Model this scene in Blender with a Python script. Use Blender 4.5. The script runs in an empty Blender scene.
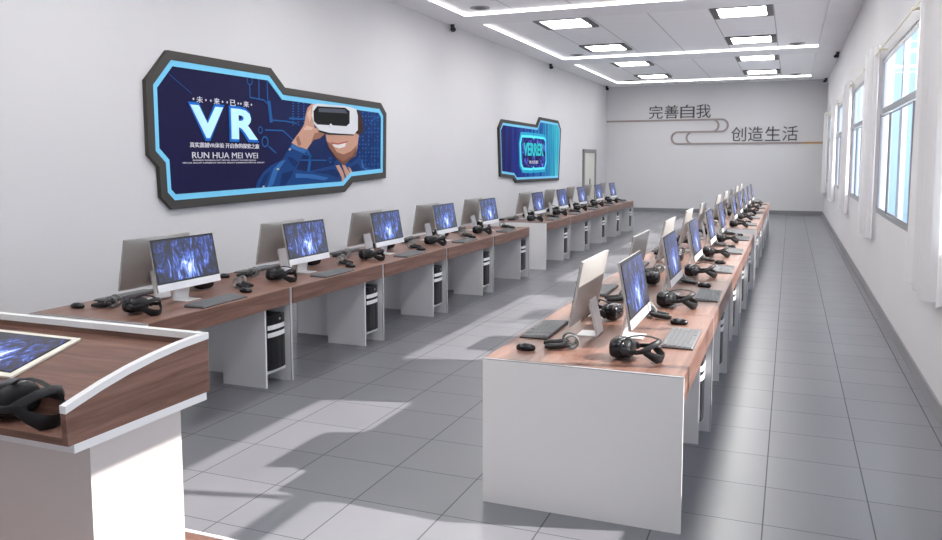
import bpy, bmesh, math, random
from mathutils import Vector, Matrix
random.seed(7)
S = bpy.context.scene
COL = S.collection
# ---------------------------------------------------------------- camera
F, CX, CY, CH = 796.12, 466.68, 234.14, 1.8
YAW, PIT, ROL = 0.38525031, 0.09234146, -0.00188852
def cam_matrix():
    B = Matrix(((1,0,0),(0,0,-1),(0,1,0)))
    cy, sy = math.cos(YAW), math.sin(YAW); cp, sp = math.cos(PIT), math.sin(PIT); cr, sr = math.cos(ROL), math.sin(ROL)
    return Matrix(((cr,-sr,0),(sr,cr,0),(0,0,1))) @ Matrix(((1,0,0),(0,cp,-sp),(0,sp,cp))) @ Matrix(((cy,0,sy),(0,1,0),(-sy,0,cy))) @ B
M = cam_matrix()
cd = bpy.data.cameras.new('camera'); cam = bpy.data.objects.new('camera', cd); COL.objects.link(cam)
cd.sensor_width = 36; cd.sensor_fit = 'HORIZONTAL'; cd.lens = F/942*36
cd.shift_x = (471-CX)/942; cd.shift_y = (CY-270)/942; cd.clip_end = 500
rot = Matrix((M[0], -M[1], -M[2])).transposed().to_4x4()
cam.matrix_world = Matrix.Translation((0,0,CH)) @ rot
S.camera = cam
# ---------------------------------------------------------------- light and exposure
S.view_settings.view_transform = 'Standard'; S.view_settings.look = 'None'
S.view_settings.gamma = 1; S.view_settings.use_curve_mapping = False
S.view_settings.exposure = 0.0
W = bpy.data.worlds.new('sky'); S.world = W; W.use_nodes = True
bg = W.node_tree.nodes['Background']; bg.inputs[0].default_value = (0.80, 0.87, 1.0, 1); bg.inputs[1].default_value = 2.6
SUND = Vector((-1, -0.27, -0.70)).normalized()
sl = bpy.data.lights.new('sun', 'SUN'); sl.energy = 12.0; sl.angle = math.radians(0.45); sl.color = (1, .95, .88)
so = bpy.data.objects.new('sun', sl); COL.objects.link(so); so.rotation_euler = SUND.to_track_quat('-Z', 'Y').to_euler(); so.location = (8, 12, 9)
E_PANEL, E_STRIP, E_SCREEN, E_SIGN = 22.0, 9.0, 1.25, 0.6
# ---------------------------------------------------------------- dimensions
XL, XR, YB, YE, ZC, TH = -6.10, 1.02, -2.6, 28.3, 4.37, .774
def ray(px, py): return M.transposed() @ Vector(((px-CX)/F, (py-CY)/F, 1))
def onX(px, py, X):                       # picture point -> (Y, Z) on a plane X = const
    d = ray(px, py); t = X/d.x; return (d.y*t, CH+d.z*t)
# ---------------------------------------------------------------- materials
def new_mat(name, col=(.5,.5,.5), rough=.5, metal=0, spec=.5, emit=None, es=1):
    m = bpy.data.materials.new(name); m.use_nodes = True
    b = m.node_tree.nodes['Principled BSDF']
    b.inputs['Base Color'].default_value = (*col, 1); b.inputs['Roughness'].default_value = rough
    b.inputs['Metallic'].default_value = metal; b.inputs['Specular IOR Level'].default_value = spec
    if emit: b.inputs['Emission Color'].default_value = (*emit, 1); b.inputs['Emission Strength'].default_value = es
    return m
class NT:
    def __init__(s, m): s.t = m.node_tree; s.n = s.t.nodes; s.b = s.n['Principled BSDF']
    def add(s, typ, **k):
        x = s.n.new(typ)
        for a, v in k.items(): setattr(x, a, v)
        return x
    def lk(s, a, b): s.t.links.new(a, b)
    def coord(s, scale=(1,1,1), loc=(0,0,0), world=False):
        mp = s.add('ShaderNodeMapping'); mp.inputs['Scale'].default_value = scale; mp.inputs['Location'].default_value = loc
        if world: s.lk(s.add('ShaderNodeNewGeometry').outputs['Position'], mp.inputs[0])
        else: s.lk(s.add('ShaderNodeTexCoord').outputs['Object'], mp.inputs[0])
        return mp.outputs[0]
    def noise(s, co, sc, det=3, dist=0, rough=.5):
        x = s.add('ShaderNodeTexNoise'); x.inputs['Scale'].default_value = sc; x.inputs['Detail'].default_value = det
        x.inputs['Distortion'].default_value = dist; x.inputs['Roughness'].default_value = rough; s.lk(co, x.inputs[0]); return x.outputs[0]
    def ramp(s, fac, stops):
        r = s.add('ShaderNodeValToRGB'); e = r.color_ramp.elements
        while len(e) < len(stops): e.new(.5)
        for i, (p, c) in enumerate(stops): e[i].position = p; e[i].color = (*c, 1)
        s.lk(fac, r.inputs[0]); return r.outputs[0]
    def math(s, op, a, b=None):
        x = s.add('ShaderNodeMath', operation=op)
        for i, v in enumerate((a, b)):
            if v is None: continue
            if isinstance(v, (int, float)): x.inputs[i].default_value = v
            else: s.lk(v, x.inputs[i])
        return x.outputs[0]
    def bump(s, h, st=.2, d=.01):
        b = s.add('ShaderNodeBump'); b.inputs['Strength'].default_value = st; b.inputs['Distance'].default_value = d
        s.lk(h, b.inputs['Height']); s.lk(b.outputs[0], s.b.inputs['Normal'])
def wall_mat(name, col):
    m = new_mat(name, col, .75, spec=.25); t = NT(m)
    n = t.noise(t.coord((1,1,1), world=True), 60, 4); t.bump(n, .06, .004)
    n2 = t.noise(t.coord((.6,.6,.6), world=True), 1.2, 2)
    t.lk(t.ramp(n2, [(.3, tuple(c*.985 for c in col)), (.7, tuple(min(1, c*1.015) for c in col))]), t.b.inputs['Base Color'])
    return m
def wood_mat(name, scale, a, b, c, rough=.38):
    m = new_mat(name, b, rough, spec=.45); t = NT(m)
    co = t.coord(scale)
    n = t.noise(co, 1.0, 6, .8, .6); n2 = t.noise(co, 6.0, 4, .2, .6)
    f = t.math('ADD', t.math('MULTIPLY', n, .72), t.math('MULTIPLY', n2, .28))
    t.lk(t.ramp(f, [(.32, a), (.5, b), (.68, c)]), t.b.inputs['Base Color'])
    t.bump(n2, .08, .002)
    return m
MAT = {}
MAT['wall'] = wall_mat('painted wall', (.655, .648, .662))
MAT['ceiling'] = wall_mat('ceiling paint', (.87, .865, .885))
WA, WB_, WC = (.11,.052,.037), (.185,.096,.070), (.265,.150,.115)
MAT['wood_y'] = wood_mat('walnut laminate', (16, 1.3, 26), WA, WB_, WC)
MAT['wood_x'] = wood_mat('podium walnut', (1.5, 18, 26), WA, WB_, WC)
MAT['white_board'] = new_mat('white laminate board', (.68, .67, .67), .42)
MAT['podium_bounce_white'] = new_mat('white podium board with bounce tint', (.66, .62, .60), .42)  # warm bounce light on the shaded podium front is put into this colour
MAT['grey_board'] = new_mat('light grey laminate board', (.74, .735, .75), .42)
MAT['grey_edge'] = new_mat('grey edge band', (.42, .42, .43), .5)
MAT['cap'] = new_mat('grey cap band', (.26, .26, .27), .6)
MAT['white_gloss'] = new_mat('white lacquer', (.80, .80, .80), .3)
MAT['black'] = new_mat('black plastic', (.009, .009, .010), .4)
MAT['black_soft'] = new_mat('black rubber strap', (.010, .010, .011), .55, spec=.35)
MAT['dark'] = new_mat('dark grey plastic', (.028, .028, .031), .45, spec=.35)
MAT['midgrey'] = new_mat('grey plastic', (.17, .17, .18), .4)
MAT['ring'] = new_mat('pale grey ring plastic', (.20, .21, .205), .4)
MAT['black_gloss'] = new_mat('glossy black plastic', (.006, .006, .008), .22, spec=.4)
MAT['keys'] = new_mat('grey key caps', (.17, .175, .18), .6, spec=.3)
MAT['key_base'] = new_mat('keyboard base', (.20, .20, .21), .6, spec=.25)
MAT['alu'] = new_mat('brushed aluminium', (.46, .445, .43), .42, metal=.45)
MAT['alu_white'] = new_mat('silver white metal', (.78, .78, .79), .32, metal=.25)
MAT['baseboard'] = new_mat('grey skirting', (.22, .22, .235), .45)
MAT['frame_dark'] = new_mat('dark bronze frame', (.050, .047, .043), .55, spec=.3)
MAT['win_frame'] = new_mat('grey aluminium window frame', (.30, .32, .34), .4, metal=.3)
MAT['brass'] = new_mat('brass rod', (.70, .66, .52), .35, metal=.6)
MAT['cyan'] = new_mat('cyan light tube', (.14, .44, .64), .5, spec=.15, emit=(.17, .52, .78), es=.33)
MAT['panel_light'] = new_mat('light diffuser', (.9, .9, .9), .5, emit=(1, .99, .97), es=E_PANEL)
MAT['strip_light'] = new_mat('cove light strip', (.9, .9, .9), .5, emit=(1, .99, .98), es=E_STRIP)
MAT['fix_frame'] = new_mat('grey luminaire frame', (.13, .13, .13), .5)
MAT['door_white'] = new_mat('cream door leaf', (.66, .66, .60), .45)
MAT['door_frame'] = new_mat('grey door frame', (.19, .19, .19), .45)
MAT['ink'] = new_mat('dark grey lettering', (.07, .07, .075), .5)
MAT['line'] = new_mat('dusty rose grey band', (.33, .28, .275), .5)
MAT['vent'] = new_mat('grey vent metal', (.30, .30, .30), .5)
# glass
def glass():
    m = bpy.data.materials.new('window glass'); m.use_nodes = True; nt = m.node_tree; nt.nodes.clear()
    o = nt.nodes.new('ShaderNodeOutputMaterial'); mx = nt.nodes.new('ShaderNodeMixShader')
    tr = nt.nodes.new('ShaderNodeBsdfTransparent'); tr.inputs[0].default_value = (.98, .98, .99, 1)
    gl = nt.nodes.new('ShaderNodeBsdfGlossy'); gl.inputs['Roughness'].default_value = .02
    mx.inputs[0].default_value = .05; nt.links.new(tr.outputs[0], mx.inputs[1]); nt.links.new(gl.outputs[0], mx.inputs[2])
    nt.links.new(mx.outputs[0], o.inputs[0]); return m
MAT['glass'] = glass()
def curtain_mat():
    m = bpy.data.materials.new('white curtain cloth'); m.use_nodes = True; nt = m.node_tree; nt.nodes.clear()
    o = nt.nodes.new('ShaderNodeOutputMaterial'); mx = nt.nodes.new('ShaderNodeMixShader')
    d = nt.nodes.new('ShaderNodeBsdfDiffuse'); d.inputs[0].default_value = (.93, .93, .94, 1)
    t = nt.nodes.new('ShaderNodeBsdfTranslucent'); t.inputs[0].default_value = (.95, .94, .94, 1)
    tc = nt.nodes.new('ShaderNodeTexCoord'); w = nt.nodes.new('ShaderNodeTexNoise'); w.inputs['Scale'].default_value = 400
    b = nt.nodes.new('ShaderNodeBump'); b.inputs['Strength'].default_value = .05
    nt.links.new(tc.outputs['Object'], w.inputs[0]); nt.links.new(w.outputs[0], b.inputs['Height']); nt.links.new(b.outputs[0], d.inputs['Normal'])
    mx.inputs[0].default_value = .55; nt.links.new(d.outputs[0], mx.inputs[1]); nt.links.new(t.outputs[0], mx.inputs[2])
    nt.links.new(mx.outputs[0], o.inputs[0]); return m
MAT['curtain'] = curtain_mat()
# floor tiles
def floor_mat():
    m = new_mat('grey floor tiles', (.2, .2, .22), .3, spec=.6); t = NT(m)
    sp = t.add('ShaderNodeSeparateXYZ'); t.lk(t.add('ShaderNodeNewGeometry').outputs['Position'], sp.inputs[0])
    def line(src, off, per, w):
        a = t.math('DIVIDE', t.math('SUBTRACT', src, off), per)
        fr = t.math('FRACT', a); d = t.math('ABSOLUTE', t.math('SUBTRACT', fr, .5))
        return t.math('GREATER_THAN', d, .5-w/per/2), t.math('FLOOR', a)
    lx, ix = line(sp.outputs[0], -.07, .5062, .007); ly, iy = line(sp.outputs[1], 4.56, .4925, .006)
    g = t.math('MAXIMUM', lx, ly)
    cv = t.add('ShaderNodeCombineXYZ'); t.lk(ix, cv.inputs[0]); t.lk(iy, cv.inputs[1])
    wn = t.add('ShaderNodeTexWhiteNoise'); t.lk(cv.outputs[0], wn.inputs[0])
    n = t.noise(t.coord(world=True), 3.0, 5, .3)
    f = t.math('ADD', t.math('MULTIPLY', wn.outputs[0], .35), t.math('MULTIPLY', n, .65))
    base = t.ramp(f, [(.25, (.152,.154,.170)), (.75, (.180,.182,.200))])
    mx = t.add('ShaderNodeMix', data_type='RGBA'); t.lk(g, mx.inputs[0]); t.lk(base, mx.inputs[6]); mx.inputs[7].default_value = (.05,.05,.055,1)
    t.lk(mx.outputs[2], t.b.inputs['Base Color'])
    r = t.math('ADD', .25, t.math('MULTIPLY', n, .10)); t.lk(t.math('ADD', r, t.math('MULTIPLY', g, .3)), t.b.inputs['Roughness'])
    t.bump(t.math('MULTIPLY', g, -1), .25, .002)
    return m
MAT['floor'] = floor_mat()
def coffer_mat():
    m = new_mat('ceiling panels', (.6,.6,.61), .7, spec=.2); t = NT(m)
    sp = t.add('ShaderNodeSeparateXYZ'); t.lk(t.add('ShaderNodeNewGeometry').outputs['Position'], sp.inputs[0])
    def line(src, off, per, w):
        fr = t.math('FRACT', t.math('DIVIDE', t.math('SUBTRACT', src, off), per)); d = t.math('ABSOLUTE', t.math('SUBTRACT', fr, .5))
        return t.math('GREATER_THAN', d, .5-w/per/2)
    lx = line(sp.outputs[0], -.36, 1.052, .016); ly = line(sp.outputs[1], 14.5, .60, .010)
    f = t.math('MAXIMUM', lx, t.math('MULTIPLY', ly, .25))
    t.lk(t.ramp(f, [(0, (.92,.915,.935)), (1, (.44,.435,.445))]), t.b.inputs['Base Color'])
    return m
MAT['coffer'] = coffer_mat()
def screen_mat(name, st, ax=1, ay=2):
    m = new_mat(name, (.02,.02,.022), .2, spec=.45); t = NT(m)
    co = t.coord((1,1,1))
    sp = t.add('ShaderNodeSeparateXYZ'); t.lk(co, sp.inputs[0])
    st1 = t.coord((7,7,7) if ax==0 else (7,9,4.5))
    n = t.noise(st1, 1.0, 5, 2.6, .62); n3 = t.noise(t.coord((30,30,9)), 1.2, 3, 1.0)
    u = sp.outputs[ax]; v = sp.outputs[ay]
    d2 = t.math('ADD', t.math('POWER', t.math('DIVIDE', t.math('SUBTRACT', u, .01), .16), 2), t.math('POWER', t.math('DIVIDE', t.math('ADD', v, .05), .13), 2))
    glow = t.math('DIVIDE', .26, t.math('ADD', 1, t.math('MULTIPLY', d2, 1.6)))
    f = t.math('ADD', t.math('ADD', t.math('MULTIPLY', n, .78), t.math('MULTIPLY', n3, .22)), glow)
    f = t.math('SUBTRACT', f, .03)
    c = t.ramp(f, [(.47, (.003,.004,.012)), (.56, (.008,.016,.09)), (.63, (.035,.08,.40)), (.71, (.20,.34,.80)), (.79, (.85,.93,1.0))])
    t.lk(c, t.b.inputs['Emission Color']); t.b.inputs['Emission Strength'].default_value = st
    return m
MAT['screen'] = screen_mat('glowing monitor picture', E_SCREEN)
# ---------------------------------------------------------------- mesh helpers
class MB:
    def __init__(s): s.bm = bmesh.new()
    def box(s, x0, x1, y0, y1, z0, z1, bev=0, seg=2, mtx=None):
        r = bmesh.ops.create_cube(s.bm, size=1); vs = r['verts']
        for v in vs: v.co = Vector(((x0+x1)/2+v.co.x*(x1-x0), (y0+y1)/2+v.co.y*(y1-y0), (z0+z1)/2+v.co.z*(z1-z0)))
        if bev:
            es = list({e for v in vs for e in v.link_edges})
            q = bmesh.ops.bevel(s.bm, geom=es, offset=bev, segments=seg, affect='EDGES', profile=.5)
            vs = list({v for f in q['faces'] for v in f.verts} | {v for v in vs if v.is_valid})
        if mtx:
            for v in vs: v.co = mtx @ v.co
        return s
    def prism(s, pts, fn, a, b):           # pts 2-D outline, fn(u, v, w) -> xyz
        lo = [s.bm.verts.new(fn(u, v, a)) for u, v in pts]; hi = [s.bm.verts.new(fn(u, v, b)) for u, v in pts]
        s.bm.faces.new(lo[::-1]); s.bm.faces.new(hi); n = len(pts)
        for i in range(n): s.bm.faces.new((lo[i], lo[(i+1)%n], hi[(i+1)%n], hi[i]))
        return s
    def ring(s, outer, inner, fn, a, b):   # frame between two outlines with as many points
        n = len(outer); V = [[s.bm.verts.new(fn(u, v, w)) for u, v in P] for w in (a, b) for P in (outer, inner)]
        for i in range(n):
            j = (i+1) % n
            s.bm.faces.new((V[2][i], V[2][j], V[3][j], V[3][i])); s.bm.faces.new((V[0][j], V[0][i], V[1][i], V[1][j]))
            s.bm.faces.new((V[0][i], V[0][j], V[2][j], V[2][i])); s.bm.faces.new((V[1][j], V[1][i], V[3][i], V[3][j]))
        return s
    def tube(s, path, r, seg=8, closed=False, squash=None):
        path = [Vector(p) for p in path]; n = len(path); rings = []; up = None
        for i, p in enumerate(path):
            if closed: t = path[(i+1)%n]-path[i-1]
            else: t = path[min(i+1, n-1)]-path[max(i-1, 0)]
            t.normalize()
            if up is None: up = Vector((0,0,1)) if abs(t.z) < .9 else Vector((1,0,0))
            a = (up - t*up.dot(t)).normalized(); up = a; b = t.cross(a)
            ra, rb = (squash if squash else (1, 1)); rr = r[i] if isinstance(r, (list, tuple)) else r
            rings.append([s.bm.verts.new(p + a*(math.cos(2*math.pi*k/seg)*rr*ra) + b*(math.sin(2*math.pi*k/seg)*rr*rb)) for k in range(seg)])
        m = n if closed else n-1
        for i in range(m):
            A, B = rings[i], rings[(i+1)%n]
            for k in range(seg): s.bm.faces.new((A[k], A[(k+1)%seg], B[(k+1)%seg], B[k]))
        if not closed: s.bm.faces.new(rings[0][::-1]); s.bm.faces.new(rings[-1])
        return s
    def blob(s, c, rad, e=2.0, mtx=None, seg=16, rings=10):   # superellipsoid
        def sp(w, m): return math.copysign(abs(w)**m, w)
        q = 2.0/e; V = []
        for i in range(1, rings):
            ph = -math.pi/2+math.pi*i/rings
            V.append([(sp(math.cos(ph), q)*sp(math.cos(2*math.pi*k/seg), q), sp(math.cos(ph), q)*sp(math.sin(2*math.pi*k/seg), q), sp(math.sin(ph), q)) for k in range(seg)])
        T = lambda p: (mtx or Matrix.Identity(4)) @ Vector((c[0]+p[0]*rad[0], c[1]+p[1]*rad[1], c[2]+p[2]*rad[2]))
        R = [[s.bm.verts.new(T(p)) for p in row] for row in V]; b = s.bm.verts.new(T((0,0,-1))); t = s.bm.verts.new(T((0,0,1)))
        for i in range(len(R)-1):
            for k in range(seg): s.bm.faces.new((R[i][k], R[i][(k+1)%seg], R[i+1][(k+1)%seg], R[i+1][k]))
        for k in range(seg): s.bm.faces.new((b, R[0][(k+1)%seg], R[0][k])); s.bm.faces.new((t, R[-1][k], R[-1][(k+1)%seg]))
        return s
    def build(s, name, mat, parent=None, smooth=False, loc=None):
        bmesh.ops.recalc_face_normals(s.bm, faces=s.bm.faces)
        me = bpy.data.meshes.new(name); s.bm.to_mesh(me); s.bm.free()
        if smooth:
            for p in me.polygons: p.use_smooth = True
            try: me.set_sharp_from_angle(angle=math.radians(35))
            except Exception: pass
        me.materials.append(MAT[mat] if isinstance(mat, str) else mat)
        o = bpy.data.objects.new(name, me); COL.objects.link(o)
        if parent: o.parent = parent
        if loc: o.location = loc
        return o
def box(name, mat, x0, x1, y0, y1, z0, z1, parent=None, bev=0):
    return MB().box(x0, x1, y0, y1, z0, z1, bev).build(name, mat, parent)
def tag(o, label=None, cat=None, group=None, kind=None):
    if label: o['label'] = label
    if cat: o['category'] = cat
    if group: o['group'] = group
    if kind: o['kind'] = kind
    return o
def empty(name, loc=(0,0,0), rz=0):
    o = bpy.data.objects.new(name, None); COL.objects.link(o); o.location = loc; o.rotation_euler = (0,0,rz); o.empty_display_size = .1
    return o
def struct(o, label): return tag(o, label, 'room part', kind='structure')
KIDS = {}
def kids(o): return [c for c in bpy.data.objects if c.parent == o]
def snapshot(o):                            # the thing with its parts and sub-parts, as a nested list
    return (o, [snapshot(c) for c in kids(o)])
def dup(tree, parent=None):
    o, ch = tree; c = o.copy(); COL.objects.link(c); c.parent = parent
    for t in ch: dup(t, c)
    return c
FONT = {}
def text_mesh(txt, fn, bbox, w0, w1, name, mat, parent=None, bold=0.0):
    """txt fitted into bbox (u0, u1, v0, v1), given thickness w0..w1, placed by fn"""
    c = bpy.data.curves.new('lettering', 'FONT'); c.body = txt; c.extrude = .5; c.offset = bold; c.resolution_u = 3
    o = bpy.data.objects.new('lettering', c); COL.objects.link(o)
    dg = bpy.context.evaluated_depsgraph_get(); dg.update()
    me = bpy.data.meshes.new_from_object(o.evaluated_get(dg)); bpy.data.objects.remove(o); bpy.data.curves.remove(c)
    xs = [v.co.x for v in me.vertices]; ys = [v.co.y for v in me.vertices]
    x0, x1, y0, y1 = min(xs), max(xs), min(ys), max(ys); u0, u1, v0, v1 = bbox
    for v in me.vertices:
        v.co = Vector(fn(u0+(v.co.x-x0)/(x1-x0)*(u1-u0), v0+(v.co.y-y0)/(y1-y0)*(v1-v0), w0+(v.co.z+.5)*(w1-w0)))
    me.materials.clear(); me.materials.append(MAT[mat] if isinstance(mat, str) else mat); me.name = name
    r = bpy.data.objects.new(name, me); COL.objects.link(r)
    if parent: r.parent = parent
    return r
# ================================================================ ROOM
struct(box('floor', 'floor', XL-.2, XR+.25, YB-.2, YE+.2, -.12, 0), 'grey glossy tiled floor')
struct(box('wall_left', 'wall', XL-.2, XL, YB-.2, YE+.2, 0, ZC+.3), 'light grey left wall')
struct(box('wall_end', 'wall', XL, XR, YE, YE+.2, 0, ZC+.3), 'light grey far end wall')
struct(box('wall_back', 'wall', XL, XR, YB-.2, YB, 0, ZC+.3), 'light grey wall behind')
ZS, ZH = 1.13, 3.04                        # window sill and head
PIER = [(YB-.2, -2.3), (1.4, 2.45), (6.35, 7.40), (11.3, 12.35), (16.25, 17.3), (21.2, 22.25), (26.15, YE+.2)]
wr = MB(); wr.box(XR, XR+.07, YB-.2, YE+.2, 0, ZS); wr.box(XR, XR+.07, YB-.2, YE+.2, ZH, ZC+.3)
for a, b in PIER: wr.box(XR, XR+.07, a, b, ZS, ZH)
struct(wr.build('wall_right', 'wall'), 'light grey right wall with window openings')
# skirting
struct(box('baseboard_left', 'baseboard', XL, XL+.015, YB, YE, 0, .11), 'grey skirting along left wall')
struct(box('baseboard_right', 'baseboard', XR-.015, XR, YB, YE, 0, .11), 'grey skirting along right wall')
struct(box('baseboard_end', 'baseboard', XL+.015, XR-.015, YE-.015, YE, 0, .13), 'grey skirting along end wall')
# ceiling with coffers
BAYS = [(-1.3+i*6.86-1.2, -1.3+i*6.86+4.7) for i in range(1)] + [(.85, 6.75), (7.6, 13.5), (14.42, 20.2), (21.3, 27.2)]
BAYS = [(-2.3, -.1), (.85, 6.65), (7.6, 13.5), (14.42, 20.2), (21.3, 27.2)]
CX0, CX1, RZ = -5.5, .5, .05
cl = MB()
cl.box(XL, CX0, YB, YE, ZC, ZC+.2); cl.box(CX1, XR, YB, YE, ZC, ZC+.2)
ed = [YB] + [v for b in BAYS for v in b] + [YE]
for i in range(0, len(ed), 2): cl.box(CX0, CX1, ed[i], ed[i+1], ZC, ZC+.2)
struct(cl.build('ceiling', 'ceiling'), 'white dropped ceiling border with recessed bays')
pn = MB()
for a, b in BAYS: pn.box(CX0, CX1, a, b, ZC+RZ, ZC+.19)
struct(pn.build('ceiling_panels', 'coffer'), 'white panelled recess of the ceiling')
bpy.data.objects['ceiling_panels'].name = 'trim_1'
NM = {1: 'out of sight over the podium', 2: 'nearest', 3: 'middle', 4: 'farthest'}
ORDN = {0: 'behind the camera', 1: 'unseen bay above the camera', 2: 'nearest ceiling bay', 3: 'middle ceiling bay', 4: 'farthest ceiling bay'}
for i, (a, b) in enumerate(BAYS):
    z0, z1 = ZC+.008, ZC+.044
    for args, wh in (((CX0, CX1, b-.014, b, z0, z1-.014), 'far'), ((CX0, CX0+.008, a, b-.018, z0, z1-.028), 'left')):
        tag(box('light_strip', 'strip_light', *args), 'thin white light strip along the %s edge of the %s' % (wh, ORDN[i]), 'light strip', 'ceiling light strips')
def light_panel():
    r = empty('ceiling_light')
    f = MB(); w, l = .51, .54
    f.ring([(-w,-l),(w,-l),(w,l),(-w,l)], [(-w+.11,-l+.06),(w-.11,-l+.06),(w-.11,l-.06),(-w+.11,l-.06)], lambda u,v,q: (u,v,q), -.03, 0)
    f.build('frame', 'fix_frame', r)
    box('diffuser', 'panel_light', -w+.11, w-.11, -l+.06, l-.06, -.012, 0, r)
    return r
lp = light_panel(); lpt = snapshot(lp); first = True
for i, (a, b) in enumerate(BAYS):
    for sx, xc in (('left', -4.07), ('right', -.88)):
        for k, off in enumerate((.72, 4.28)):
            if a+off+.6 > b or i == 0: continue  # bay above the camera is out of view; its lights are added for illumination
            o = lp if first else dup(lpt); first = False
            o.location = (xc, a+off, ZC+RZ)
            tag(o, 'square ceiling light, %s column, %s light of the %s' % (sx, ('near', 'far')[k], ORDN[i]), 'ceiling light', 'square ceiling lights')
for i, (a, b) in enumerate(BAYS[2:]):
    for sx, xc in (('left', -5.05), ('right', .05)):
        v = MB(); v.tube([(0,0,.0), (0,0,-.012)], .17, 20); r = empty('air_vent', (xc, b-.42, ZC+RZ))
        v.build('flange', 'vent', r); MB().tube([(0,0,-.012), (0,0,-.03)], [.11, .07], 16).build('grille', 'fix_frame', r)
        tag(r, 'round grey air vent in the %s corner of the %s' % (sx, ORDN[i+2]), 'air vent', 'ceiling air vents')
# door on left wall (far)
DY0, DY1, DH = 24.9, 26.35, 2.03
d = empty('door_1', (XL, 0, 0)); struct(d, 'cream door with grey frame')
m_ = MB(); m_.box(0, .06, DY0-.12, DY0, 0, DH+.12); m_.box(0, .06, DY1, DY1+.14, 0, DH+.12); m_.box(0, .06, DY0, DY1, DH, DH+.12); m_.build('door_frame', 'door_frame', d)
lf = box('door_leaf', 'door_white', 0, .03, DY0, DY1, 0, DH, d)
MB().box(.03, .05, (DY0+DY1)/2+.0, (DY0+DY1)/2+.10, .95, 1.2, .008).build('door_handle', 'midgrey', lf)
# ================================================================ WINDOWS
for k in range(len(PIER)-1):
    y0, y1 = PIER[k][1], PIER[k+1][0]; n = k+1
    w = empty('window_%d' % n, (XR, y0, ZS)); struct(w, 'tall grey framed window')
    L, H = y1-y0, ZH-ZS; f = MB(); t = .045; xa, xb = .004, .030; rail = 2.39-ZS
    f.box(xa, xb, 0, L, 0, t); f.box(xa, xb, 0, L, H-t, H); f.box(xa, xb, 0, t, t, H-t); f.box(xa, xb, L-t, L, t, H-t)
    f.box(xa, xb, t, L-t, rail-.035, rail+.035)
    f.box(xa+.01, xb-.01, L/2-.03, L/2+.03, rail+.05, H-t)
    f.build('window_frame', 'win_frame', w)
    for j in range(4):                                # sliding sashes below the rail
        a = t+(L-2*t)*j/4; b = t+(L-2*t)*(j+1)/4; sx = .006 if j % 2 else .018
        s_ = MB(); s_.ring([(a,t),(b,t),(b,rail-.05),(a,rail-.05)], [(a+.03,t+.03),(b-.03,t+.03),(b-.03,rail-.07),(a+.03,rail-.07)], lambda u,v,q: (q,u,v), sx, sx+.012)
        sh = s_.build('sash', 'win_frame', w)
        box('pane', 'glass', sx+.004, sx+.008, a+.03, b-.03, t+.03, rail-.07, sh)
    box('pane', 'glass', .025, .029, t, L/2-.03, rail+.05, H-t, w); box('pane', 'glass', .025, .029, L/2+.03, L-t, rail+.05, H-t, w)
# curtains and rods
def curtain_mesh(w, h, amp, folds, seed):
    rnd = random.Random(seed); bm = bmesh.new(); nu, nv = folds*10, 14; V = []
    ph = [rnd.uniform(-.5, .5) for _ in range(6)]
    for j in range(nv+1):
        v = j/nv; row = []
        for i in range(nu+1):
            u = i/nu
            x = amp*math.sin(2*math.pi*folds*u + ph[0] + .5*math.sin(3*u*math.pi+ph[1])) * (.8+.3*(1-v)) + .018*math.sin(2*math.pi*(folds*.37*u)+ph[2]+v)
            y = w*(u-.5)*(1+.06*(1-v)) + .012*math.sin(2*math.pi*folds*2*u)
            z = h*v + (.02*math.sin(2*math.pi*folds*.5*u+ph[3]))*(1-v)
            row.append(bm.verts.new((x, y, z)))
        V.append(row)
    for j in range(nv):
        for i in range(nu): bm.faces.new((V[j][i], V[j][i+1], V[j+1][i+1], V[j+1][i]))
    return bm
CURT = [((1.9), 1.15, 'over the wall behind the camera'), (6.85, 1.35, 'nearest, at the right edge'), (11.9, 1.3, 'second nearest'),
        (16.8, 1.35, 'third nearest'), (21.75, 1.35, 'fourth nearest'), (26.75, 1.2, 'farthest, beside the far end wall')]
CXC = .945
for i, (yc, w, txt) in enumerate(CURT):
    r = MB(); r.bm.free(); r.bm = curtain_mesh(w, 2.42, .035, 6, i)
    o = r.build('curtain', 'curtain', None, True, (CXC, yc, .80))
    tag(o, 'white pleated curtain on the right wall, %s' % txt, 'curtain', 'white window curtains')
RN = ['behind the camera', 'before the nearest curtain', 'between the first and second curtains', 'between the second and third curtains', 'between the third and fourth curtains', 'between the fourth and farthest curtains']
for k in range(len(CURT)):
    if k == 0: a, b = -2.2, CURT[0][0]
    else: a, b = CURT[k-1][0], CURT[k][0]
    r = empty('curtain_rod', (CXC, (a+b)/2, 3.10)); L = (b-a)/2-.02
    MB().tube([(0,-L,0),(0,L,0)], .008, 10).build('pole', 'brass', r, True)
    for q in (-.55, .55):
        MB().box(0, XR-CXC, q*L-.015, q*L+.015, -.012, .012).blob((0, q*L, 0), (.020, .026, .020), 2.5, seg=10, rings=6).build('bracket', 'brass', r)
    tag(r, 'thin brass curtain rod over the window %s' % RN[k], 'curtain rod', 'brass curtain rods')
# ================================================================ OUTSIDE
MAT['fac_white'] = new_mat('white facade fin', (.9, .92, .95), .6)
MAT['fac_blue'] = new_mat('pale blue facade glass', (.40, .56, .70), .5)
MAT['ground'] = new_mat('pale paving', (.5, .52, .55), .8)
struct(box('trim_2', 'ground', XR+.25, 60, -20, 110, -3.2, -3.0), 'pale ground outside the windows')
fb = empty('office_building', (8, 62, -3)); tag(fb, 'pale blue and white striped building seen through the windows', 'building')
box('glass_wall', 'fac_blue', -7, 20, .2, 8, 0, 22, fb)
x = -7.0
while x < 20:
    wdt = .36+.2*random.random(); box('pilaster', 'fac_white', x, x+wdt, 0, .2, 0, 22, fb); x += wdt+.35+.2*random.random()
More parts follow.
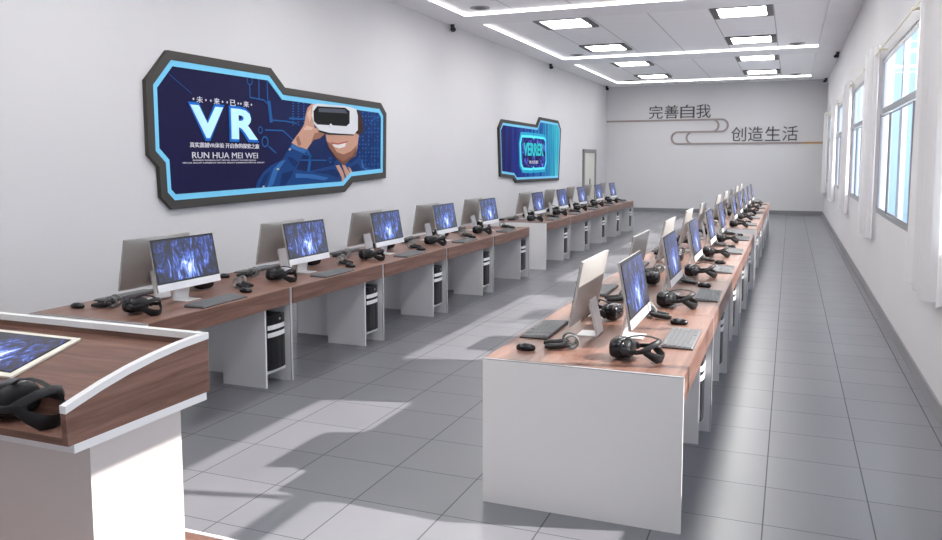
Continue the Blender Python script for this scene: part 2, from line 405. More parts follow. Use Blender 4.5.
# ================================================================ DESKS
PITCH = 1.57
def make_desk():
    r = empty('computer_desk')
    L = PITCH; t = .025
    box('tabletop', 'wood_y', -.502, .502, .001, L-.003, TH-.025, TH, r)
    for s in (-1, 1):
        a, b = sorted((s*.482, s*.51))
        MB().box(a, b, 0, L-t, TH-.135, TH-.0004, .006).build('fascia', 'wood_y', r)
    box('end_panel', 'grey_board', -.502, .502, L-t, L, 0, TH-.025, r)
    for s in (-1, 1):
        a, b = sorted((s*.502, s*.5105)); box('edge_strip', 'grey_edge', a, b, L-t, L, 0, TH-.002, r)
    for s in (1, -1):                          # pedestal open to the user's side, at the far end seen from that side
        Y0, Y1 = (1.27, L-t) if s > 0 else (.0, .275)
        def X(a, b): return sorted((s*a, s*b))
        m = MB(); yy = (Y0, Y0+.018) if s > 0 else (Y1-.018, Y1)
        m.box(*X(.04, .455), *yy, 0, TH-.025)
        m.box(*X(.04, .058), *((Y0+.018, Y1) if s > 0 else (Y0, Y1-.018)), 0, TH-.025)
        ped = m.build('pedestal', 'grey_board', r)
        box('shelf', 'white_gloss', *X(.058, .45), *((Y0+.018, Y1) if s > 0 else (Y0, Y1-.018)), .105, .125, ped)
        box('edge_strip', 'white_gloss', *X(.455, .459), *yy, 0, TH-.135, ped)
    return r
def make_tower():
    r = empty('computer_tower')
    box('case', 'black', -.40, 0, -.118, .118, .008, .445, r, .006)
    for sx in (-.35, -.05):
        for sy in (-.09, .09): MB().tube([(sx,sy,0),(sx,sy,.01)], .014, 8).build('foot', 'black', r)
    pts = [(0, -.118), (0, .118), (.012, .118), (.024, .07), (.028, 0), (.024, -.07), (.012, -.118)]
    MB().prism(pts, lambda u,v,w: (u,v,w), .008, .445).build('front_panel', 'black_gloss', r)
    for z in (.335, .275):
        p2 = [(.010, -.112), (.010, .112), (.0155, .112), (.0275, .066), (.0315, 0), (.0275, -.066), (.0155, -.112)]
        MB().prism(p2, lambda u,v,w: (u,v,w), z, z+.036).build('drive_cover', 'white_gloss', r)
    MB().tube([(.026, .03, .41), (.032, .03, .41)], .011, 12).build('power_button', 'midgrey', r)
    return r
# ================================================================ THINGS ON THE DESKS (user sits at +X)
def make_monitor():
    r = empty('desktop_computer')
    W2, H, T = .328, .374, .014
    tilt = math.atan2(.068, .364); A = Matrix.Translation((.172, 0, .102)) @ Matrix.Rotation(-tilt, 4, 'Y')
    b = MB(); n = 10                                     # bulging aluminium back shell
    bm = b.bm; G = []
    for i in range(n+1):
        row = []
        for j in range(n+1):
            u = -1+2*i/n; v = -1+2*j/n
            q = (1-u**2)*(1-v**2); row.append(bm.verts.new(A @ Vector((-T-.028*q**.8, u*W2, H/2+v*H/2))))
        G.append(row)
    for i in range(n):
        for j in range(n): bm.faces.new((G[i][j], G[i][j+1], G[i+1][j+1], G[i+1][j]))
    edge = [G[i][0] for i in range(n+1)]+[G[n][j] for j in range(1, n+1)]+[G[i][n] for i in range(n-1, -1, -1)]+[G[0][j] for j in range(n-1, 0, -1)]
    fr = []
    for vtx in edge:
        lc = A.inverted() @ vtx.co; fr.append(bm.verts.new(A @ Vector((0, lc.y, lc.z))))
    m = len(edge)
    for i in range(m): bm.faces.new((edge[i], edge[(i+1)%m], fr[(i+1)%m], fr[i]))
    bm.faces.new(fr)
    b.build('shell', 'alu', r, True)
    ch = .052
    MB().box(0, .0025, -W2, W2, 0, ch, mtx=A).build('chin', 'alu_white', r)
    bz = MB(); bz.box(0, .002, -W2, W2, ch, H, mtx=A); bz.build('bezel', 'black_gloss', r)
    sc = MB().box(-.001, .001, -W2+.016, W2-.016, -(H-ch)/2+.014, (H-ch)/2-.016).build('screen', 'screen', r)
    sc.matrix_local = A @ Matrix.Translation((.0027, 0, ch+(H-ch)/2))
    # stand : foot plate and bent neck
    out = [(.190, 0), (.190, .004), (.082, .006), (.076, .012), (.080, .028), (.100, .12), (.128, .205), (.140, .225), (.134, .238), (.112, .222), (.088, .13), (.066, .03), (.062, .010), (.068, 0)]
    MB().prism(out, lambda u,v,w: (u, w, v), -.075, .075).build('stand', 'alu_white', r, True)
    return r
def make_keyboard():
    r = empty('keyboard')
    prof = [(-.083, 0), (.083, 0), (.083, .008), (-.083, .019)]
    MB().prism(prof, lambda u,v,w: (u, w, v), -.25, .25).build('base', 'key_base', r)
    MB().prism([(-.0835, 0), (.0835, 0), (.0835, .006), (-.0835, .006)], lambda u,v,w: (u, w, v), -.2505, .2505).build('rim', 'black', r)
    k = MB(); sl = -.011/.166
    for row in range(6):
        x0 = -.076+row*.0258; y = -.243
        widths = [.0205]*13+[.034]
        if row == 5: widths = [.026, .026, .026, .125, .026, .026, .026, .0]
        for w in widths:
            if w == 0: continue
            z = .0135+sl*(x0+.011)+.0005
            k.box(x0, x0+.0215, y, y+w-.003, z-.001, z+.004); y += w+.0015
        for q in range(3): z = .0135+sl*(x0+.011)+.0005; k.box(x0, x0+.0215, .085+q*.0225-.003, .085+q*.0225+.0165, z-.001, z+.004)
        for q in range(4): z = .0135+sl*(x0+.011)+.0005; k.box(x0, x0+.0215, .160+q*.0215, .160+q*.0215+.0185, z-.001, z+.004)
    k.build('keys', 'keys', r)
    return r
def make_mouse():
    r = empty('mouse')
    MB().blob((0,0,.013), (.055, .031, .026), 2.1).build('body', 'black_gloss', r, True)
    MB().tube([(-.030, -.004, .030), (-.030, .004, .030)], .009, 12).build('scroll_wheel', 'midgrey', r, True)
    for v in r.children: pass
    return r
def flat_bottom(o, z=0.0):
    for v in o.data.vertices:
        if v.co.z < z: v.co.z = z
def make_headset():
    """visor towards -X, strap towards +X, resting on z = 0"""
    r = empty('vr_headset')
    v = MB(); v.blob((-.088, 0, .062), (.052, .092, .056), 3.2, seg=24, rings=14); o = v.build('visor', 'black_gloss', r, True)
    dots = MB()
    for q in range(10):
        a = math.radians(-60+q*13); dots.blob((-.088-.050*math.cos(a*.9), .088*math.sin(a)*.95, .075+.018*math.sin(q*2.1)), (.0045,.0045,.0045), 2, seg=8, rings=5)
    dots.build('sensor', 'ring', r, True)
    g = MB(); g.blob((-.040, 0, .062), (.030, .082, .050), 3.0, seg=20, rings=10); g.build('face_cushion', 'black_soft', r, True)
    for s in (-1, 1):
        a = MB(); a.blob((-.030, s*.092, .060), (.030, .010, .022), 2.6, seg=14, rings=8); a.build('strap_hinge', 'dark', r, True)
        e = MB(); e.tube([(-.02, s*.094, .060), (.03, s*.094, .062), (.075, s*.085, .070), (.105, s*.066, .078)], [.012, .013, .013, .014], 8, squash=(1, .45)); e.build('side_strap', 'black_soft', r, True)
    # rear cradle: wide lower band with a top halo, an open triangle between
    low = [(.075, -.085, .066), (.115, -.066, .044), (.142, -.035, .024), (.150, 0, .016), (.142, .035, .024), (.115, .066, .044), (.075, .085, .066)]
    MB().tube(low, [.012,.017,.022,.024,.022,.017,.012], 8, squash=(1.3, .32)).build('rear_cradle', 'black_soft', r, True)
    hi = [(.060, -.088, .068), (.100, -.074, .092), (.130, -.045, .112), (.142, 0, .120), (.130, .045, .112), (.100, .074, .092), (.060, .088, .068)]
    MB().tube(hi, .011, 8, squash=(1.3, .4)).build('rear_halo', 'dark', r, True)
    top = [(-.055, 0, .116), (-.02, 0, .130), (.03, 0, .140), (.085, 0, .139), (.125, 0, .130), (.142, 0, .121)]
    MB().tube(top, .013, 8, squash=(.32, 1.0)).build('top_strap', 'black_soft', r, True)
    return r
def make_controller():
    """grip towards +X, tracking ring towards -X"""
    r = empty('motion_controller')
    g = MB(); g.tube([(.095, 0, .018), (.07, 0, .019), (.02, 0, .022), (-.01, 0, .026), (-.025, 0, .028)], [.012, .017, .017, .019, .012], 10); g.build('grip', 'black', r, True)
    MB().blob((-.022, 0, .030), (.026, .024, .013), 2.4, seg=14, rings=8).build('button_face', 'dark', r, True)
    MB().tube([(-.018, .006, .040), (-.018, .006, .052)], [.005, .008], 8).build('thumbstick', 'black', r, True)
    ring = [(-.048+.036*math.cos(a), .012*math.sin(a+.6), .046+.036*math.sin(a)) for a in [2*math.pi*i/24 for i in range(24)]]
    MB().tube(ring, .0085, 8, True, squash=(.8, 1.3)).build('tracking_ring', 'ring', r, True)
    return r
desk0 = make_desk(); tower0 = make_tower(); mon0 = make_monitor(); kb0 = make_keyboard(); mouse0 = make_mouse(); head0 = make_headset(); ctl0 = make_controller()
for c in mouse0.children: flat_bottom(c)
bpy.context.view_layer.update()
PROTO = {}
for k, o in dict(desk=desk0, tower=tower0, mon=mon0, kb=kb0, mouse=mouse0, head=head0, ctl=ctl0).items(): PROTO[k] = [o, snapshot(o), False]
def place(key, loc, rz=0, label='', cat='', group='', rest=None):
    P = PROTO[key]
    sc_ = .92 if key == 'head' else 1
    if not P[2]: o = P[0]; P[2] = True
    else: o = dup(P[1])
    o.location = loc; o.rotation_euler = (0, 0, rz); o.scale = (sc_,)*3; return tag(o, label, cat, group)
ORD = ['first', 'second', 'third', 'fourth', 'fifth']
ROWS = [(-4.25, 3.85, 'left', 'near', 'near left row'), (-4.195, 12.58, 'left', 'far', 'far left row'),
        (-.945, 3.83, 'right', 'near', 'near right row'), (-.945, 12.56, 'right', 'far', 'far right row')]
rj = random.Random(3)
for cx0, y0, side, nf, rn in ROWS:
    for i in range(5):
        cx = cx0+(.011*i if rn == 'near left row' else 0)
        ys = y0+i*(PITCH if rn != 'near left row' else 1.5705); o_ = ORD[i]
        if i == 4: o_ = 'last'
        where = '%s of the %s' % (o_, rn)
        dk = place('desk', (cx, ys, 0), 0, 'double sided walnut topped grey desk, %s' % where, 'desk', 'computer desks')
        if i == 0:
            ep = box('front_panel', 'white_board', -.51, .51, -.022, 0, 0, TH-.005, dk)
            box('edge_cap', 'cap', -.51, .51, -.022, 0, TH-.005, TH-.001, dk)
            ep['label'] = 'plain white panel closing the near end of the row'
        aisle = 'window side' if side == 'right' else 'aisle side'
        back = 'aisle side' if side == 'right' else 'wall side'
        place('tower', (cx+.445, ys+1.416, .125), 0, 'black computer tower with white stripes, under the desk, %s' % where, 'computer', 'computer towers under the desks')
        for s, sd in ((1, aisle), (-1, back)):
            rz = 0 if s > 0 else math.pi
            def P(x, y, z=TH): return (cx+s*x, ys+.77+s*y, z)
            look = 'silver computer with lit screen toward the %s' % ('windows' if side == 'right' else 'aisle') if s > 0 else 'silver computer seen from behind'
            place('mon', P(.0, .015), rz, '%s, %s' % (look, where), 'computer', 'all-in-one computers')
            j = lambda a: rj.uniform(-a, a)
            place('kb', P(.402, .02+j(.01)), rz+math.radians(1.5)+j(.02), 'grey keyboard, %s, %s' % (sd, where), 'keyboard', 'keyboards')
            if s > 0: place('mouse', P(.33, .45+j(.02)), rz+j(.1), 'black mouse, %s, %s' % (sd, where), 'mouse', 'computer mice')
            else: place('mouse', P(.355, .545+j(.02)), rz+j(.1), 'black mouse, %s, %s' % (sd, where), 'mouse', 'computer mice')
            place('head', P(*((.235, -.53) if s > 0 else (.155, -.45))), rz+math.radians(-6)+j(.06), 'black VR headset, %s, %s' % (sd, where), 'headset', 'VR headsets')
            for q, (dy, az) in enumerate(((.46, -10), (.56, -14))) if s > 0 else enumerate(((.39, 10), (.47, 16))):
                place('ctl', P(.215-.03*q+(-.015 if s < 0 else -.04), dy+(.12 if s > 0 else 0)), rz+math.radians(az)+j(.06), 'ringed hand controller, %s of its pair, %s, %s' % (('nearer' , 'farther')[q if s > 0 else 1-q], sd, where), 'controller', 'motion controllers')
# ================================================================ PODIUM
PX1, PX0 = -2.18, -3.55
DZ = .12
dais = empty('dais', (0,0,0)); tag(dais, 'low wooden platform with white edging under the podium', 'platform')
box('deck', 'wood_x', -4.3, -1.95, 1.0, 2.745, 0, DZ-.001, dais)
MB().ring([(-4.32,.98),(-1.93,.98),(-1.93,2.765),(-4.32,2.765)], [(-4.3,1.0),(-1.95,1.0),(-1.95,2.745),(-4.3,2.745)], lambda u,v,w: (u,v,w), 0, DZ+.004).build('edging', 'white_gloss', dais)
pod = empty('podium', (-2.9, 2.2, DZ)); tag(pod, 'walnut lectern desk on a white cabinet at lower left', 'podium')
def pbox(name, mat, x0, x1, y0, y1, z0, z1, bev=0):
    o = MB().box(x0+2.9, x1+2.9, y0-2.2, y1-2.2, z0-DZ, z1-DZ, bev).build(name, mat, pod); return o
pbox('body', 'podium_bounce_white', PX0+.07, -2.25, 2.02, 2.47, DZ, .83)
pbox('base_slab', 'white_gloss', PX0+.0, PX1+.0, 1.895, 2.545, .829, .86)
fnX = lambda u, v, w: (w+2.9, u-2.2, v-DZ)
prof = [(1.866, .998), (1.917, 1.012), (2.027, 1.040), (2.146, 1.064), (2.274, 1.083), (2.412, 1.097), (2.554, 1.103)]
for a, b, nm in ((PX1-.024, PX1, 'side_panel'), (PX0, PX0+.024, 'side_panel')):
    pts = [(1.872, .86), (2.565, .86)] + [(y, z-.026) for y, z in [(2.565, 1.103)]+prof[::-1][1:]]
    MB().prism(pts, fnX, a, b).build(nm, 'wood_x' if False else 'wood_y', pod)
    cap = prof + [(y, z-.026) for y, z in prof[::-1]]
    MB().prism(cap, fnX, a-.002, b+.002).build('cap_rail', 'white_gloss', pod)
pbox('back_panel', 'wood_x', PX0+.024, PX1-.024, 2.54, 2.565, .86, 1.077)
pbox('cap_rail', 'white_gloss', PX0, PX1, 2.535, 2.569, 1.077, 1.1035)
pbox('front_panel', 'wood_x', PX0+.024, PX1-.024, 1.872, 1.887, .86, .885)
pbox('tray', 'wood_x', PX0+.024, PX1-.024, 1.887, 2.54, .8602, .878)
DKz = lambda y: 1.052 - (2.54-y)*.24
pts = [(2.06, .878), (2.54, .878), (2.54, DKz(2.54)), (2.06, DKz(2.06))]
MB().prism(pts, fnX, PX0+.024, PX1-.024).build('deck', 'wood_x', pod)
# tablet screen lying on the deck
ang = math.atan(.24); tb = empty('touch_screen', (-3.07, 2.31, DKz(2.31))); tb.rotation_euler = (ang, 0, 0)
tag(tb, 'white framed touch screen lying on the podium desk, showing a blue picture', 'screen')
MAT['frame_cream'] = new_mat('cream white frame', (.80, .77, .68), .4)
MB().box(-.29, .29, -.175, .175, .0, .012, .003).build('frame', 'frame_cream', tb)
MB().box(-.262, .262, -.150, .150, .012, .0135).build('bezel', 'black_gloss', tb)
MAT['screen2'] = screen_mat('glowing podium picture', E_SCREEN, 0, 1)
MB().box(-.255, .255, -.143, .143, .0135, .0145).build('screen', 'screen2', tb)
hd = place('head', (-2.50, 1.975, .8785), math.radians(-8), 'large black VR headset in the podium tray, nearest the camera', 'headset', 'VR headsets')
# ================================================================ WALL SIGNS
fL = lambda u, v, w: (XL+w, u, v)
def q_(x, y): return onX(x, y, XL+.035)
z3 = lambda x, y: (140+x/3, 40+y/3)
def inset(P, d):                           # offset an outline inwards
    n = len(P); out = []; A = sum(P[i][0]*P[(i+1)%n][1]-P[(i+1)%n][0]*P[i][1] for i in range(n)); sg = 1 if A > 0 else -1
    for i in range(n):
        p0, p1, p2 = Vector(P[i-1]), Vector(P[i]), Vector(P[(i+1)%n])
        e1 = (p1-p0).normalized(); e2 = (p2-p1).normalized(); n1 = Vector((-e1.y, e1.x))*sg; n2 = Vector((-e2.y, e2.x))*sg
        b = (n1+n2); b = b/(1+n1.dot(n2)); out.append(tuple(p1+b*d))
    return out
def emat(name, col, st=None, rough=.45):
    m = new_mat(name, tuple(c*.8 for c in col), .6, spec=.12, emit=col, es=.12 if st is None else st*.3); MAT[name] = m; return name
MAT['sign_side'] = MAT['frame_dark']
def sign(outline, wf, wc, label, name='wall_sign'):
    r = empty(name, (0,0,0)); tag(r, label, 'sign')
    P0 = outline; P1 = inset(P0, wf); P2 = inset(P1, wc)
    MB().ring(P0, P1, fL, 0, .05).build('frame', 'frame_dark', r)
    MB().ring(P1, P2, fL, 0, .042).build('light_border', 'cyan', r)
    return r, P2
S1 = [(168,50),(271,68),(285,87.5),(381,103),(386.5,113.5),(386,178),(353,182.5),(345,192),(173,209.5),(161.5,197),(159.5,167),(149,155),(146,80)]
S1 = [onX(*p, XL+.05) for p in S1]
sg1, P2 = sign(S1, .095, .062, 'large dark framed VR poster sign on the left wall, man wearing a headset')
def navy():
    m = new_mat('navy poster', (.012,.011,.055), .6, spec=.1); t = NT(m)
    sp = t.add('ShaderNodeSeparateXYZ'); t.lk(t.coord(world=True), sp.inputs[0])
    n = t.noise(t.coord((1,14,3), world=True), 2.0, 2)
    u = t.math('MULTIPLY', t.math('SUBTRACT', sp.outputs[1], 8.2), .35)
    f = t.math('MULTIPLY', u, n)
    c = t.ramp(f, [(0, (.010,.009,.047)), (.5, (.006,.03,.13)), (1, (.01,.07,.25))])
    t.lk(c, t.b.inputs['Base Color']); t.lk(c, t.b.inputs['Emission Color']); t.b.inputs['Emission Strength'].default_value = .15
    return m
MB().prism(P2, fL, 0, .030).build('poster', navy(), sg1)
# circuit lines
emat('circuit', (.012, .11, .34), .55)
cir = MB()
def pl(pts, w=.008):
    P = [q_(*z3(*p)) for p in pts]
    for a, b in zip(P, P[1:]):
        a, b = Vector(a), Vector(b); dd = (b-a).normalized(); nn = Vector((-dd.y, dd.x))*w; a -= dd*w; b += dd*w
        cir.prism([tuple(a-nn), tuple(b-nn), tuple(b+nn), tuple(a+nn)], fL, .030, .032)
def circ(c, rr, w=.012):
    cy_, cz_ = q_(*z3(*c)); n = 18
    o = [(cy_+rr*math.cos(2*math.pi*i/n), cz_+rr*math.sin(2*math.pi*i/n)) for i in range(n)]; i_ = [(cy_+(rr-w)*math.cos(2*math.pi*i/n), cz_+(rr-w)*math.sin(2*math.pi*i/n)) for i in range(n)]
    cir.ring(o, i_, fL, .030, .032)
circ((330,122), .055); pl([(330,138),(331,172),(372,180),(385,192)]); pl([(357,110),(358,174)]); pl([(382,118),(384,185)]); pl([(388,190),(394,240)], .03)
pl([(394,240),(440,244)]); circ((362,270), .045); pl([(378,270),(430,272),(460,300)]); circ((376,305), .07, .018); pl([(388,320),(408,338)])
pl([(450,235),(490,237),(500,228)], .012); pl([(440,244),(470,250)]); circ((571,360), .04); pl([(480,360),(560,361)]); pl([(500,330),(512,350),(505,400)], .03)
pl([(90,104),(155,160)], .003); pl([(690,250),(705,235),(725,230)]); pl([(585,365),(600,380)]); pl([(470,330),(500,345)])
cir.build('circuit_drawing', 'circuit', sg1)
emat('code_blue', (.02, .14, .45), .6); rn_ = MB(); rr_ = random.Random(5)
for cx_ in range(660, 728, 9):
    for k in range(16):
        if rr_.random() < .72:
            y_ = 205+k*12; a = q_(*z3(cx_, y_)); rn_.prism([(a[0]-.014, a[1]-.010), (a[0]+.014, a[1]-.010), (a[0]+.014, a[1]+.010), (a[0]-.014, a[1]+.010)], fL, .030, .0315)
for cx_ in (460, 476, 492):
    for k in range(9): a = q_(*z3(cx_, 190+k*8)); rn_.prism([(a[0]-.012, a[1]-.007), (a[0]+.012, a[1]-.007), (a[0]+.012, a[1]+.007), (a[0]-.012, a[1]+.007)], fL, .030, .0315)
rn_.build('code_drawing', 'code_blue', sg1)
# lettering
emat('glow_white', (.55, .90, 1.0), .9); emat('halo_blue', (.005, .16, .62), .8); emat('white_ink', (.75,.75,.80), .45)
def bbq(a, b):                            # box from two picture corners of the 3x crop
    p = q_(*z3(*a)); r_ = q_(*z3(*b)); return (p[0], r_[0], r_[1], p[1])
bv = bbq((150,193),(251,297)); br = bbq((272,205),(353,299))
zt = (bv[3]+br[3])/2; zb = (bv[2]+br[2])/2
for ch_, bb in (('V', bv), ('R', br)):
    bb = (bb[0], bb[1], zb, zt)
    text_mesh(ch_, fL, (bb[0]-.03, bb[1]+.03, bb[2]-.03, bb[3]+.03), .030, .036, 'letter_halo', 'halo_blue', sg1, .055)
    text_mesh(ch_, fL, bb, .036, .042, 'letter', 'glow_white', sg1, .035)
W1 = bbq((160,170),(330,198)); zc1 = (q_(*z3(180,178))[1]+q_(*z3(318,193))[1])/2
for k, ch_ in enumerate('未来已来'):
    yc = q_(*z3((180,231,279,319)[k], 185))[0]
    text_mesh(ch_, fL, (yc-.05, yc+.05, zc1-.035, zc1+.035), .030, .034, 'character', 'white_ink', sg1, .01)
    for s in (-1, 1): text_mesh('·', fL, (yc+s*.10-.012, yc+s*.10+.012, zc1-.012, zc1+.012), .030, .034, 'dot', 'white_ink', sg1)
b_ = bbq((150,306),(358,322)); text_mesh('真实震撼VR体验 开启你的探索之旅', fL, (b_[0], b_[1], b_[3]-.058, b_[3]-.0), .030, .034, 'small_lettering', 'white_ink', sg1, .008)
b_ = bbq((157,336),(354,353)); text_mesh('RUN HUA MEI WEI', fL, (b_[0], b_[1], b_[3]-.068, b_[3]), .030, .034, 'name_lettering', 'white_ink', sg1)
zz = q_(*z3(250,361))[1]; b_ = bbq((160,360),(350,364))
text_mesh('BUSINESS TECHNOLOGY VIRTUAL REALITY FUTURE DIGITAL', fL, (b_[0], b_[1], zz-.006, zz+.008), .030, .033, 'fine_print', 'white_ink', sg1)
b_ = bbq((128,367),(374,371)); text_mesh('VIRTUAL REALITY EXPERIENCE VIRTUAL REALITY EXPERIENCE VIRTUAL REALITY', fL, (b_[0], b_[1], zz-.035, zz-.02), .030, .033, 'fine_print', 'white_ink', sg1)
# printed man
w3 = lambda x, y: (240+x/4.5, 80+y/4.5)
def patch(pts, col, d, name, st=.45):
    key = 'print_' + name + str(d)
    if key not in MAT: emat(key, col, st)
    MB().prism([q_(*w3(*p)) for p in pts], fL, .030, .030+d).build(name, key, sg1)
def patches(lst, col, d, name, st=.45):
    key = 'print_' + name + str(d); emat(key, col, st); m = MB()
    for pts in lst: m.prism([q_(*w3(*p)) for p in pts], fL, .030, .030+d)
    m.build(name, key, sg1)
SK, SKD = (.60,.34,.25), (.30,.13,.085)
patch([(66,498),(80,455),(105,415),(140,385),(190,360),(225,300),(232,283),(258,298),(300,312),(280,345),(255,400),(300,412),(360,400),(420,385),(440,350),(500,375),(540,345),(565,385),(640,410),(640,432),(520,450),(490,478),(300,492),(160,500)], (.010,.055,.21), .004, 'denim_shirt')
patches([[(235,288),(262,302),(300,314),(292,330),(270,324),(228,305)], [(150,400),(185,365),(205,360),(170,410),(150,470),(120,490)], [(250,420),(330,425),(400,440),(380,452),(300,440),(250,440)], [(545,355),(560,395),(620,415),(575,412),(548,392)]], (.035,.15,.42), .006, 'denim_highlight')
patches([[(215,345),(240,352),(262,372),(248,392),(228,370)], [(110,430),(135,410),(120,455),(98,490),(84,492)], [(330,415),(420,400),(455,420),(440,440),(400,425)], [(190,420),(240,405),(232,430),(200,480),(180,485)], [(500,390),(530,375),(545,400),(515,430)]], (.006,.03,.13), .007, 'denim_shadow')
patch([(232,283),(258,298),(300,312),(330,270),(360,262),(380,240),(378,222),(335,215),(322,160),(326,120),(348,104),(330,103),(305,125),(296,160),(290,200),(268,235)], SK, .008, 'hand', .5)
patch([(400,103),(440,98),(500,112),(535,135),(550,180),(550,240),(525,245),(520,180),(400,112)], (.045,.022,.015), .009, 'hair')
patch([(385,240),(420,235),(535,240),(528,300),(520,340),(500,352),(465,385),(430,350),(405,310),(390,275)], SK, .008, 'face', .5)
patch([(390,275),(405,310),(430,350),(465,368),(510,335),(528,290),(500,320),(465,335),(435,325),(412,290)], SKD, .010, 'beard', .4)
patch([(412,285),(440,290),(478,280),(470,300),(445,308),(422,300)], (.85,.8,.78), .012, 'teeth', .5)
patch([(406,280),(440,285),(485,274),(478,282),(440,291),(412,288)], (.45,.12,.10), .013, 'lip', .4)
patches([[(430,385),(445,382),(462,412),(470,440),(462,476),(455,476),(458,440),(445,415)], [(458,380),(472,384),(492,415),(500,445),(485,465),(474,470),(478,440),(468,410)], [(485,390),(496,398),(512,430),(512,448),(500,445),(496,420)]], SK, .010, 'finger', .5)
patch([(326,118),(345,106),(480,118),(520,130),(528,160),(528,225),(510,245),(400,238),(380,240),(355,226),(330,195),(322,160)], (.75,.76,.80), .014, 'printed_headset_shell', .5)
patch([(345,118),(470,125),(490,140),(490,195),(475,208),(345,200),(330,185),(328,140)], (.006,.006,.008), .018, 'printed_headset_visor', .1)
patch([(350,126),(468,132),(480,150),(350,144)], (.10,.11,.14), .020, 'visor_reflection', .2)
patch([(355,226),(400,238),(510,245),(508,250),(395,246),(350,232)], (.03,.03,.03), .016, 'visor_cushion', .1)
patch([(528,150),(545,165),(553,215),(548,240),(532,246),(528,232)], (.05,.022,.014), .015, 'side_hair', .4)
patches([[(395,300),(412,318),(432,345),(462,366),(505,340),(524,305),(520,338),(500,352),(465,385),(430,350),(408,318)]], (.20,.085,.055), .0115, 'jaw_stubble', .3)
patches([[(328,110),(348,104),(345,112),(328,124)], [(300,150),(318,128),(322,160),(312,190)], [(282,225),(300,205),(330,215),(320,225)]], (.78,.52,.42), .0095, 'hand_light', .4)
patches([[(335,240),(370,232),(378,246),(358,262),(330,270),(318,285)], [(250,262),(262,250),(275,290),(262,298)]], (.36,.17,.12), .0096, 'hand_shadow', .3)
patches([[(218,312),(226,306),(230,312),(222,318)], [(164,398),(174,396),(176,404),(166,406)], [(100,478),(108,474),(110,482),(102,486)]], (.55,.55,.5), .009, 'button', .3)
cy0 = q_(*w3(405,206)); MB().prism([(cy0[0]+.035*math.cos(a), cy0[1]+.03*math.sin(a)) for a in [2*math.pi*k/16 for k in range(16)]], fL, .03, .051).build('printed_button', 'print_printed_headset_shell0.014', sg1)
# second sign
z2_ = lambda x, y: (490+x/6.75, 110+y/6.75)
S2 = [(85,62),(320,100),(340,48),(462,72),(480,130),(472,330),(466,475),(180,492),(162,462),(72,450),(62,120)]
S2 = [onX(*z2_(*p), XL+.05) for p in S2]
sg2, P2b = sign(S2, .075, .055, 'smaller cyan and blue sign on the left wall, beyond the large poster')
def veil():
    m = new_mat('blue light veil', (.02,.1,.3), .6, spec=.1); t = NT(m)
    sp = t.add('ShaderNodeSeparateXYZ'); t.lk(t.coord(world=True), sp.inputs[0])
    n = t.noise(t.coord((1,9,.35), world=True), 1.2, 3)
    u = t.math('DIVIDE', t.math('SUBTRACT', sp.outputs[1], 17.2), 5.0)
    f = t.math('ADD', t.math('MULTIPLY', u, .75), t.math('MULTIPLY', t.math('SUBTRACT', n, .42), .9))
    c = t.ramp(f, [(.05, (.006,.005,.07)), (.35, (.008,.03,.24)), (.55, (.01,.15,.36)), (.78, (.03,.40,.46)), (1, (.30,.70,.68))])
    t.lk(c, t.b.inputs['Base Color']); t.lk(c, t.b.inputs['Emission Color']); t.b.inputs['Emission Strength'].default_value = .3
    return m
MB().prism(P2b, fL, 0, .030).build('poster', veil(), sg2)
B2 = [(215,185),(285,188),(293,196),(300,190),(360,198),(372,210),(374,350),(365,385),(300,390),(292,380),(284,392),(225,388),(212,360),(207,230)]
B2 = [q_(*z2_(*p)) for p in B2]
emat('cyan_glow', (.12,.85,1.0), .9); emat('glow_halo', (.02,.40,.62), .8)
MB().prism(inset(B2, -.13), fL, .030, .034).build('box_halo', 'glow_halo', sg2)
MB().ring(inset(B2, -.06), B2, fL, .034, .042).build('box_border', 'cyan_glow', sg2)
def stars():
    m = new_mat('starry box', (.004,.004,.02), .6, spec=.1); t = NT(m)
    n = t.noise(t.coord((1,1,1), world=True), 6, 3, 1)
    c = t.ramp(n, [(.35, (.002,.002,.012)), (.55, (.01,.015,.16)), (.72, (.12,.14,.55))])
    t.lk(c, t.b.inputs['Base Color']); t.lk(c, t.b.inputs['Emission Color']); t.b.inputs['Emission Strength'].default_value = .7
    return m
MB().prism(B2, fL, .030, .040).build('box_picture', stars(), sg2)
a = q_(*z2_(225,240)); b = q_(*z2_(358,292)); zc_ = (a[1]+b[1])/2
emat('cyan_text', (.03,.60,.62), .9)
text_mesh('VERRER', fL, (a[0], b[0], zc_-.16, zc_+.16), .040, .048, 'lettering', 'cyan_text', sg2, .03)
text_mesh('VR FUTURE', fL, (a[0]+.45, b[0]-.45, zc_-.36, zc_-.28), .040, .046, 'small_lettering', 'white_ink', sg2)
# end wall : bands and characters
fE = lambda u, v, w: (u, YE-w, v)
def band_ring(xc, zc, r, w, a0, a1, n=18):
    pts = [(xc+(r+w)*math.cos(math.radians(a0+(a1-a0)*i/n)), zc+(r+w)*math.sin(math.radians(a0+(a1-a0)*i/n))) for i in range(n+1)]
    pts += [(xc+(r-w)*math.cos(math.radians(a1+(a0-a1)*i/n)), zc+(r-w)*math.sin(math.radians(a1+(a0-a1)*i/n))) for i in range(n+1)]
    return pts
orn = empty('wall_band_ornament', (0,0,0)); tag(orn, 'dusty rose line ornament looping across the far end wall', 'wall ornament')
w = .032; L1, L2, L3 = 3.16, 2.755, 2.35; r1 = (L1-L2)/2; r2 = (L2-L3)/2
def bx(x0, x1, z): MB().prism([(x0, z-w), (x1, z-w), (x1, z+w), (x0, z+w)], fE, 0, .03).build('band', 'line', orn)
bx(XL, -2.2, L1); bx(-3.63, -2.2, L2); bx(-3.63, .32, L3)
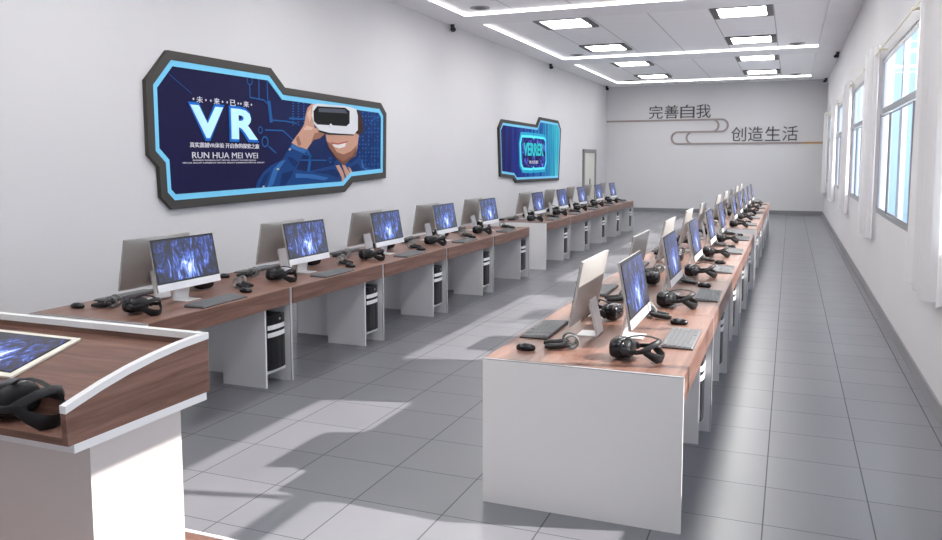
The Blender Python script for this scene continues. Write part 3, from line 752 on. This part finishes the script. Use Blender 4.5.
MAT['copper'] = new_mat('copper band', (.50, .30, .15), .4)
MB().prism([(.32, L3-w), (XR, L3-w), (XR, L3+w), (.32, L3+w)], fE, 0, .03).build('copper_band', 'copper', orn)
for xc in (-2.2, -2.5): MB().prism(band_ring(xc, (L1+L2)/2, r1, w, -90, 90), fE, 0, .034).build('loop', 'line', orn)
for xc in (-3.63, -3.13): MB().prism(band_ring(xc, (L2+L3)/2, r2, w, 90, 270), fE, 0, .034).build('loop', 'line', orn)
for txt, x0, x1, z0, z1, lab in (('完善自我', -4.62, -2.56, 3.22, 3.68, 'dark Chinese characters 完善自我 above the upper band on the end wall'),
                                 ('创造生活', -1.88, .19, 2.42, 2.90, 'dark Chinese characters 创造生活 above the lower band on the end wall')):
    g = empty('wall_lettering', (0,0,0)); tag(g, lab, 'lettering'); stp = (x1-x0+.06)/4
    for k, ch_ in enumerate(txt): text_mesh(ch_, fE, (x0+k*stp, x0+k*stp+stp-.06, z0, z1), 0, .03, 'character', 'ink', g, .0)
# cameras
def cctv(x, y, sx, label):
    r = empty('security_camera', (x, y, ZC-.01))
    d = Vector((sx*.7, -.7, -.25)).normalized()
    MB().tube([(0,0,.01), (0,0,-.05)], [.045, .035], 12).build('mount', 'black', r, True)
    MB().blob((sx*.02, -.02, -.085), (.055, .055, .05), 2, seg=14, rings=10).build('housing', 'black', r, True)
    p = Vector((sx*.02, -.02, -.085)); MB().tube([p, p+d*.075], [.035, .028], 12).build('lens', 'black_gloss', r, True)
    tag(r, label, 'camera', 'black security cameras')
for x, y, sx, l in ((XL+.06, 14.2, 1, 'small black security camera high on the left wall, nearest of three'), (XL+.06, 20.9, 1, 'small black security camera high on the left wall, middle of three'),
                    (XL+.07, 27.9, 1, 'small black security camera in the far left ceiling corner'), (XR-.06, 21.3, -1, 'small black security camera high on the right wall above the curtains'),
                    (XR-.07, 27.9, -1, 'small black security camera in the far right ceiling corner')):
    cctv(x, y, sx, l)
hd.scale = (1.12, 1.0, 1.12)
